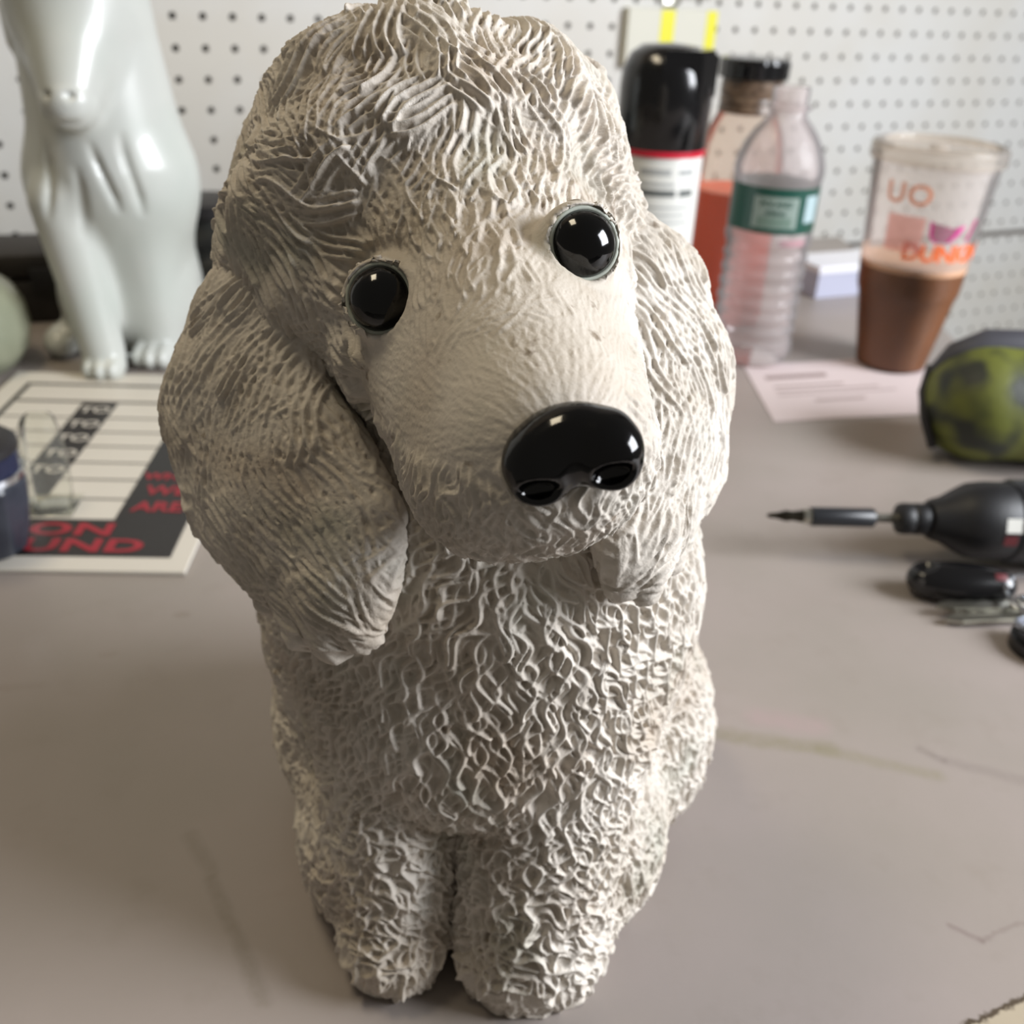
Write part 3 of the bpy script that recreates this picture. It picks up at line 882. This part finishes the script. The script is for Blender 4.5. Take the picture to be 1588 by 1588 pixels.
# dark blue faceted bottle in a clear package, cut by the left edge
tb = thing('faceted_bottle', 'dark blue faceted bottle with a silver band at the left edge on the sign', 'bottle', (-256, 424, 2.8), 0.1)
bm = bmesh.new()
fac = lambda a, z: 1.0 + 0.035 * math.cos(9 * a)
add_lathe(bm, [(0, 0), (14, 0), (17, 2), (20, 14), (22, 28), (22.5, 38), (21, 40.5)], 54, mod=fac); obj('body', bm, M_navy, tb, ang=20)
bm = bmesh.new(); add_lathe(bm, [(20.8, 40), (22.6, 40.6), (22.6, 44), (20.8, 44.6)], 54); obj('silver_band', bm, M_chrome, tb, 'silver band')
bm = bmesh.new(); add_lathe(bm, [(20.8, 44.4), (20.6, 52), (19.8, 53)], 54, mod=fac); obj('neck', bm, M_navyd, tb, 'navy blue neck', ang=20)
bm = bmesh.new(); add_lathe(bm, [(0, 52), (20.2, 52.6), (21.6, 54), (21.4, 57.5), (19, 59.5), (12, 60.2), (0, 60.4)], 54); obj('cap', bm, M_trim, tb, 'charcoal cap')
bp = thing('blister_package', 'empty clear plastic package standing behind the dark blue bottle on the sign', 'package', (-245, 470, 2.8), 0.12)
bm = bmesh.new()
rr_ = [(9.5, 0), (11, 5), (11.6, 24), (10.4, 40), (8.4, 50), (7, 52)]
add_lathe(bm, [(0, 0.3)] + rr_ + [(0, 53)], 40, mod=lambda a, z: 1 / (abs(math.cos(a)) ** 4 + abs(math.sin(a)) ** 4) ** 0.25 * 0.9); obj('shell', bm, M_blister, bp)
bm = bmesh.new(); add_box(bm, (26, 24, 1.2), (0, 0, 0.6), None, 0.4); obj('flange', bm, M_blister, bp)

# ------------------------------------------------------------------ right background: spray can, bottles, cup
sc = thing('spray_can', 'white spray can with a red ring and big black cap behind the poodle', 'can', (89, 738, 0), -0.3)
bm = bmesh.new(); add_lathe(bm, [(0, 1), (28, 0), (30, 2), (29.5, 4), (30, 6), (30, 158), (29, 161), (24, 166), (0, 166)], 56); obj('body', bm, M_canw, sc)
bm = bmesh.new(); add_lathe(bm, [(30.1, 158), (31.0, 158.3), (31.0, 161.5), (30.0, 162.5)], 56); obj('red_ring', bm, M_red, sc, 'red ring under the cap')
bm = bmesh.new()
add_lathe(bm, [(30.4, 162), (31.2, 163), (31.6, 200), (30.6, 211), (26, 220), (19, 225), (0, 227)], 56)
cp = obj('cap', bm, M_cap, sc)
bm = bmesh.new()
add_prism(bm, [(2, -31), (26, -20), (33, 0), (26, 18), (4, 22), (-6, 0)], 196, 224, 2.5); obj('spray_button', bm, M_cap, sc)
def wrap(bm, R, a0, z0):
    """bend flat lettering (mm, XY) round an upright cylinder; a0 = heading of its middle"""
    for vv in bm.verts:
        a = a0 + vv.co.x / R; z_ = z0 + vv.co.y
        r = R(z_) if callable(R) else R
        vv.co = Vector((r * math.cos(a), r * math.sin(a), z_))
def wraprect(bm, R, a0, a1, z0, z1, n=10):
    f = (lambda z: R(z)) if callable(R) else (lambda z: R)
    lo = [bm.verts.new((f(z0) * math.cos(a), f(z0) * math.sin(a), z0)) for a in np.linspace(a0, a1, n)]
    hi = [bm.verts.new((f(z1) * math.cos(a), f(z1) * math.sin(a), z1)) for a in np.linspace(a0, a1, n)]
    for k in range(n - 1): bm.faces.new((lo[k], lo[k + 1], hi[k + 1], hi[k]))
FR = -math.pi / 2 + 0.3
bm = bmesh.new(); wraprect(bm, 30.15, FR - 0.75, FR + 0.35, 133, 137.5); obj('print_line', bm, M_grey, sc)
bm = bmesh.new(); wraprect(bm, 30.15, FR + 0.45, FR + 0.85, 133, 137.5); obj('print_line', bm, M_grey, sc)
for (a, b_, z0, z1) in ((-0.5, 0.2, 138, 142), (0.4, 0.8, 138, 142), (-0.6, 0.3, 131, 133), (-0.6, 0.8, 116, 117.5), (-0.6, 0.7, 111, 112.5), (-0.6, 0.8, 106, 107.5)):
    bm = bmesh.new(); wraprect(bm, 30.15, FR + a, FR + b_, z0 + 9, z1 + 9); obj('print_line', bm, M_lgrey, sc)
bm = bmesh.new(); wraprect(bm, 30.15, FR + 0.4, FR + 0.85, 92, 96); obj('print_line', bm, M_red, sc, 'red print')

ob = thing('juice_bottle', 'clear bottle of orange liquid with a black lid behind the water bottle', 'bottle', (172, 870, 0))
prof = [(0, 1), (32, 0), (35, 3), (35.5, 12), (35.5, 120), (34, 142), (30, 158), (25, 168), (23, 172)]
bm = bmesh.new(); add_lathe(bm, prof, 48, cap=False); obj('body', bm, M_clearb, ob)
bm = bmesh.new(); add_lathe(bm, [(0, 3), (31, 2.5), (34, 5), (34.4, 12), (34.4, 112), (0, 112)], 48); obj('liquid', bm, M_orange, ob, 'orange liquid')
bm = bmesh.new(); add_lathe(bm, [(22.5, 171), (24.5, 172), (24, 176), (23.4, 178), (24.6, 180), (23.4, 183), (24.4, 186), (23.6, 198), (0, 198)], 48); obj('neck', bm, M_amber, ob, 'brown threaded neck')
bm = bmesh.new(); add_lathe(bm, [(24.5, 196), (27, 197), (27.3, 208), (26, 211), (22, 212), (0, 212)], 60, mod=lambda a, z: 1 + 0.012 * math.cos(30 * a)); obj('lid', bm, M_cap, ob, ang=20)

wb = thing('water_bottle', 'clear ribbed plastic water bottle with a dark green label beside the coffee cup', 'bottle', (182, 775, 0))
def rib(z): return 31.5 - 1.6 * (0.5 + 0.5 * math.cos(2 * math.pi * z / 11.0)) if 12 < z < 92 else 31.8
prof = [(0, 3), (14, 1.5), (24, 0), (28, 2), (30.5, 8)] + [(rib(z_), z_) for z_ in np.arange(12, 94, 1.4)]
prof += [(32.2, 96), (32.2, 100), (31.3, 102), (31.3, 138), (32.3, 140), (32.6, 146), (31.4, 152), (28.5, 161), (23, 170), (17, 177), (13.6, 181), (12.9, 184), (12.9, 200), (12.3, 200.5)]
bm = bmesh.new(); add_lathe(bm, prof, 56, cap=False, mod=lambda a, z: 1 + (0.012 * math.cos(10 * a) if z < 10 else 0)); obj('body', bm, M_clear, wb)
bm = bmesh.new(); add_lathe(bm, [(12.9, 185), (16, 186), (16, 188), (12.9, 189)], 40, cap=False); obj('neck_ring', bm, M_clear, wb)
W0 = -math.pi / 2 - 0.05
lab = bmesh.new(); wraprect(lab, 31.75, W0 - math.pi, W0 + math.pi, 104, 136, 60); lab = obj('label', lab, M_green, wb, 'dark green label')
bm = bmesh.new(); wraprect(bm, 31.95, W0 - 0.62, W0 + 0.42, 108, 130, 14); obj('picture_panel', bm, M_lblgrey, lab)
bm = bmesh.new(); wraprect(bm, 32.0, W0 - 0.5, W0 + 0.3, 109, 116, 14); obj('picture_panel', bm, mat('label_hill', (112, 134, 122), 0.4), lab)
for (z_, sz) in ((125, 6), (118.6, 4.5)):
    bm = text_bm('POLAND' if z_ > 120 else 'SPRING', sz, 0.0, 3, 0.1); wrap(bm, 32.08, W0 - 0.1, z_); obj('lettering', bm, M_green, lab, smooth=False)
bm = bmesh.new(); wraprect(bm, 31.95, W0 + 0.62, W0 + 1.05, 112, 131, 10); obj('info_panel', bm, M_lblblue, lab)
bm = bmesh.new(); wraprect(bm, 31.4, W0 + 0.1, W0 + 0.8, 95, 100, 10); obj('red_mark', bm, mat('mark_red', (178, 120, 132), 0.5), wb, 'faint red mark')

# coffee cup
cu = thing('coffee_cup', 'large clear cup half full of iced coffee with orange print, standing on paper', 'cup', (295, 775, 1.0))
def rc(z):
    if z < 56: return 26.0 + 9.5 * z / 56
    if z < 62: return 35.5 + 2.0 * (z - 56) / 6
    return 37.5 + 7.5 * (z - 62) / 98
bm = bmesh.new(); add_lathe(bm, [(0, 2)] + [(24, 0.5)] + [(rc(z_), z_) for z_ in (1, 20, 40, 56, 59, 62, 80, 83)], 64, cap=False); obj('lower_wall', bm, M_cuplow, cu)
bm = bmesh.new(); add_lathe(bm, [(rc(z_), z_) for z_ in (83, 100, 120, 140, 158)], 64, cap=False); obj('upper_wall', bm, M_cup, cu)
bm = bmesh.new(); add_lathe(bm, [(0, 2.5), (24, 1.2)] + [(rc(z_) - 0.5, z_) for z_ in (2, 20, 40, 56, 59, 62, 70, 81)], 64, cap=False); cf = obj('coffee', bm, M_coffee, cu)
bm = bmesh.new(); add_lathe(bm, [(rc(79.5) - 0.3, 79.5), (rc(83.5) - 0.3, 83.5), (rc(83.5) - 3, 84), (0, 83.5)], 64, cap=False); obj('foam', bm, M_foam, cf, 'pale foam line')
bm = bmesh.new(); add_lathe(bm, [(44.8, 155), (47.4, 155.5), (48.0, 158), (47.4, 161), (47.8, 164), (46.4, 167), (43.4, 167.6), (42.4, 165), (40.5, 164), (8, 164), (6.5, 166), (0, 166)], 64, cap=False); obj('lid', bm, M_lidc, cu, 'clear flat lid')
Q = -math.pi / 2 - 0.36
rp = lambda z_: rc(z_) + 0.35
def wrapc(bm, a0, z0):
    for vv in bm.verts:
        z_ = z0 + vv.co.y; a = a0 + vv.co.x / 40.0; r = rp(z_)
        vv.co = Vector((r * math.cos(a), r * math.sin(a), z_))
bm = text_bm('DUNKIN', 17, 0, 4, 0.55, 0.95); wrapc(bm, Q + 0.56, 96.5); obj('lettering', bm, M_dorange, cu, 'orange brand lettering', smooth=False)
bm = bmesh.new()       # little pink cup mark with its slanted straw
add_prism(bm, [(-12, 8), (-11, -2), (-7, -7), (4, -7), (9, -2), (14, 6), (9, 5), (3, 4)], 0, 0.01)
wrapc(bm, Q + 0.42, 112); obj('cup_mark', bm, M_pink, cu, 'pink cup mark', smooth=False)
bm = bmesh.new(); add_prism(bm, [(-2.4, -7), (0.4, -7), (4, 9), (1.2, 9)], 0, 0.01); wrapc(bm, Q + 0.9, 113); obj('cup_mark', bm, M_pink, cu, 'pink straw mark', smooth=False)
bm = text_bm('UO', 20, 0, 4, 0.5, 1.1); wrapc(bm, Q - 0.32, 136); obj('lettering', bm, M_forange, cu, 'faint orange lettering', smooth=False)
bm = bmesh.new(); wraprect(bm, rp, Q - 0.6, Q + 0.05, 96, 122, 12); obj('print_patch', bm, M_fpink, cu, 'faint pink print')

# paper slip under the cup
pp = thing('receipt_paper', 'pinkish white printed paper slip lying under the coffee cup', 'paper', (245, 715, 0))
bm = bmesh.new()
pc = [(176 - 245, 643 - 715), (296 - 245, 674 - 715), (330 - 245, 800 - 715), (174 - 245, 752 - 715)]
add_prism(bm, pc, 0.25, 0.6); obj('sheet', bm, M_paper, pp, smooth=False)
def quadpt(s, t):
    a = Vector(pc[0]).lerp(Vector(pc[1]), s); b = Vector(pc[3]).lerp(Vector(pc[2]), s); return a.lerp(b, t)
for (s0, s1, t0, t1) in ((0.08, 0.42, 0.70, 0.77), (0.1, 0.5, 0.55, 0.575), (0.1, 0.7, 0.47, 0.49), (0.3, 0.6, 0.28, 0.31), (0.1, 0.8, 0.40, 0.415)):
    bm = bmesh.new(); bm.faces.new([bm.verts.new((*quadpt(a, b), 0.75)) for a, b in ((s0, t0), (s1, t0), (s1, t1), (s0, t1))])
    obj('print_line', bm, M_ink, pp, smooth=False)

# white carton at the back
wc = thing('white_carton', 'small flat white carton at the back edge between water bottle and cup', 'box', (306, 986, 0), 0.42)
bm = bmesh.new(); add_box(bm, (84, 44, 24), (0, 0, 12), None, 0.8); obj('base', bm, M_boxs, wc, 'blue-grey base', smooth=False)
bm = bmesh.new(); add_box(bm, (88, 48, 7), (0, 0, 27.5), None, 0.8); obj('lid', bm, M_box, wc, 'white lid', smooth=False)

# cartons hanging on the pegboard
def carton(z0, z1, lab):
    c0 = wall_pt(131 / math.cos(TH) + 4, z0, 0.6)
    t = thing('hanging_carton', lab, 'carton', c0, TH)
    h = z1 - z0
    bm = bmesh.new(); add_box(bm, (106, 10, h), (0, -5, h / 2), None, 1); obj('body', bm, M_cart, t, smooth=False)
    for x, w_ in ((-6, 17), (48, 13)):
        bm = bmesh.new(); vs = [(x - w_ / 2, -10.25, 1), (x + w_ / 2, -10.25, 1), (x + w_ / 2, -10.25, h - 1), (x - w_ / 2, -10.25, h - 1)]
        bm.faces.new([bm.verts.new(q_) for q_ in vs]); obj('yellow_stripe', bm, M_yel, t, 'yellow stripe', smooth=False)
    bm = bmesh.new(); add_tube(bm, [(0, -2, h + 3), (0, -12, h + 3), (0, -15, h + 7)], 1.6); add_box(bm, (16, 2, h * 0 + 10), (0, -1, h + 3), None, 0.3); obj('peg_hook', bm, M_steel, t)
carton(178, 233, 'white carton with yellow stripes hanging on the pegboard above the spray can')
carton(246, 300, 'upper white carton with yellow stripes on the pegboard, cut by the top edge')

# ------------------------------------------------------------------ olive pouch, driver, keys at the right
po = thing('camo_pouch', 'olive green and black padded pouch at the right edge below the coffee cup', 'pouch', (321, 606, 0))
def f_pouch(p):
    q = p.copy(); q[:, 0] *= 0.999
    a = cone(p, (-22, 0, 37), (75, -8, 38), 36, 39)
    b = ell(p, (-28, 0, 36), (34, 36, 35))
    d = smin(a, b, 8) + 0.9 * sines(p, 11.0, 51)
    return smax(d, 0.3 - p[:, 2], 6)
v0, g0, v, g = sculpt(f_pouch, (-80, -56, -6), (122, 56, 92), 3.2, 1)
link('body', np_mesh('body', v, g), M_olive, po)
bm = bmesh.new()
for yy, zz in ((6, 59.5), ):
    add_tube(bm, [(-55, 12, 50), (-46, 10, 63), (-28, 9, 71), (0, 8, 73), (30, 6, 72), (44, 4, 75), (90, 2, 77)], [6, 9, 11, 10, 10, 11, 11], 12)
obj('top_trim', bm, mat('slate_trim', (66, 66, 74), 0.55), po, 'black top trim')
bm = bmesh.new(); add_tube(bm, [(-58, 14, 54), (-63, 4, 40), (-62, -8, 26), (-56, -14, 10)], [3, 3.4, 3.4, 3], 10); obj('side_piping', bm, M_trim, po, 'black piping')
bm = bmesh.new(); add_prism(bm, [(8 + 20 * math.cos(a), 11 * math.sin(a)) for a in [2 * math.pi * k / 20 for k in range(20)]], 0, 1.6, 0.5)
xf(bm.verts, eul(math.radians(76), 0, 0.05), (6, -37.5, 33)); obj('patch', bm, M_trim, po, 'dark oval patch')

dr_ = thing('impact_driver', 'black cordless driver lying on its side with a sleeved bit pointing left', 'driver', (262, 468, 0), 0.06)
HZ = 25
def axl(prof, name, m, parent=dr_, lab=None, seg=36, md=None, dy=0):
    bm = bmesh.new(); add_lathe(bm, [(r, t) for r, t in prof], seg, (0, dy, HZ), Matrix.Rotation(math.pi / 2, 3, 'Y'), mod=md)
    return obj(name, bm, m, parent, lab)
axl([(0, -131.5), (1.2, -130), (1.6, -126), (3.0, -121), (2.4, -118), (3.1, -114), (3.1, -112)], 'bit', M_tip, lab='dark steel bit')
axl([(3.6, -112.5), (3.9, -111), (3.9, -108)], 'bit_holder', M_steel, lab='steel bit holder')
axl([(0, -109), (4.6, -108.5), (5.0, -107), (5.0, -76), (4.4, -75)], 'sleeve', M_sleeve)
axl([(0, -76), (2.6, -75), (2.6, -60), (0, -60)], 'shank', M_steel, lab='steel shank', seg=6)
axl([(5, -63), (7.6, -62), (8.2, -60), (8.2, -56), (7.4, -55), (8.2, -54), (8.2, -47), (7.5, -46)], 'collar', M_tool)
axl([(7, -47), (10, -46), (11, -44), (12, -40), (17, -31), (19.5, -26), (20.5, -18), (20.5, -6), (20, -5), (0, -5)], 'nose_cone', M_tool)
axl([(0, -6), (21, -5.5), (22, -3), (22, 2), (21, 4)], 'housing_ring', M_sleeve)
hb = axl([(0, 2), (21.5, 3), (23, 8), (23.5, 60), (20, 72), (10, 76), (0, 76)], 'motor_housing', M_toolg, lab='dark green motor housing')
bm = bmesh.new(); add_tube(bm, [(54, -6, HZ - 2), (70, -28, HZ - 5), (92, -52, HZ - 6), (104, -64, HZ - 6)], [15, 14, 14.5, 16], 20, 0.85); obj('grip', bm, M_toolgr, dr_, 'olive grip')
bm = bmesh.new(); add_box(bm, (66, 30, 34), (124, -76, 18), eul(0, 0, 0.7), 4); obj('battery', bm, M_tool, dr_)
bm = bmesh.new(); add_box(bm, (7, 9, 8), (44, -22, HZ), eul(0, 0, -0.3), 1.5); obj('trigger', bm, M_tool, dr_)
bm = bmesh.new(); bm.faces.new([bm.verts.new((x_, 0, 0) if False else (x_, -20.9 * math.cos(t_), HZ + 20.9 * math.sin(t_))) for x_, t_ in ((-15, 0.2), (-7, 0.2), (-7, 0.55), (-15, 0.55))]); obj('sticker', bm, M_canw, dr_, 'white sticker', smooth=False)
bm = bmesh.new(); bm.faces.new([bm.verts.new((x_, -20.9 * math.cos(t_), HZ + 20.9 * math.sin(t_))) for x_, t_ in ((-15, -0.15), (-8, -0.15), (-8, 0.12), (-15, 0.12))]); obj('sticker', bm, mat('sticker_maroon', (92, 26, 32), 0.5), dr_, 'maroon sticker', smooth=False)
bm = bmesh.new(); add_box(bm, (5, 4, 6), (6, -20, HZ + 12), None, 1); obj('led_lens', bm, M_chrome, dr_)

# key bunch in front of the driver
kb_ = thing('key_bunch', 'bunch of keys with black fob in front of the driver at the right', 'keys', (238, 426, 0))
def f_fob(p):
    d = cone(p, (-31, 6, 9), (4, 2, 9), 8.5, 8.5)
    d = smin(d, ell(p, (-14, 4, 9), (24, 12, 8.6)), 5)
    return smax(d, -ell(p, (-33, 6, 17), (5, 4.5, 3)), 2)
v0, g0, v, g = sculpt(f_fob, (-50, -15, -4), (20, 25, 24), 1.8, 1)
M_btn = mat('dull_red_button', (96, 34, 40), 0.5)
fob = link('fob', np_mesh('fob', v, g), M_cap, kb_)
bm = bmesh.new(); add_box(bm, (6, 4, 1.2), (2, -2, 16.6), eul(0.5, 0, 0), 0.4); obj('fob_button', bm, M_btn, fob, 'red button')
for k, (y0, z0, rz_, L_) in enumerate(((-9, 5, 0.10, 46), (-14, 2.5, 0.16, 44))):
    bm = bmesh.new()
    pts = [(0, -3.4), (L_ * 0.82, -3.4), (L_, -1.2), (L_ * 0.95, 1.6)] + [(L_ * (0.9 - 0.09 * j), 3.2 if j % 2 else 1.9) for j in range(8)] + [(0, 3.4)]
    add_prism(bm, [(-a, b) for a, b in pts], 0, 1.9, 0.3); xf(bm.verts, eul(0.1, 0, rz_), (14, y0, z0)); ky = obj('key_blade', bm, M_steel, kb_, 'steel key blade', smooth=False)
bm = bmesh.new(); add_prism(bm, [(13 * math.cos(a), 16 * math.sin(a) * (1.1 if math.sin(a) < 0 else 0.9)) for a in [2 * math.pi * k / 24 for k in range(24)]], 0, 8, 2.2); xf(bm.verts, eul(0.0, 0, 0.45), (9, -39, 0.5)); kh = obj('key_head', bm, M_cap, kb_, 'black key head')
bm = bmesh.new(); add_lathe(bm, [(4.5, 0), (6.0, 0), (6.0, 1), (4.5, 1)], 24, (5, -31, 8.6)); obj('emblem', bm, M_chrome, kh, 'chrome rim')
bm = bmesh.new(); ring = [(14 + 11 * math.cos(a), -8 + 11 * math.sin(a), 12 + 4 * math.sin(a)) for a in [2 * math.pi * k / 30 for k in range(31)]]; add_tube(bm, ring, 1.1, 8); obj('key_ring', bm, M_chrome, kb_, 'steel split ring')
bm = bmesh.new(); add_box(bm, (18, 8, 4), (16, -10, 9), eul(0.2, 0.1, 0.4), 1.4); obj('ring_clip', bm, M_chrome, kb_, 'chrome clip')
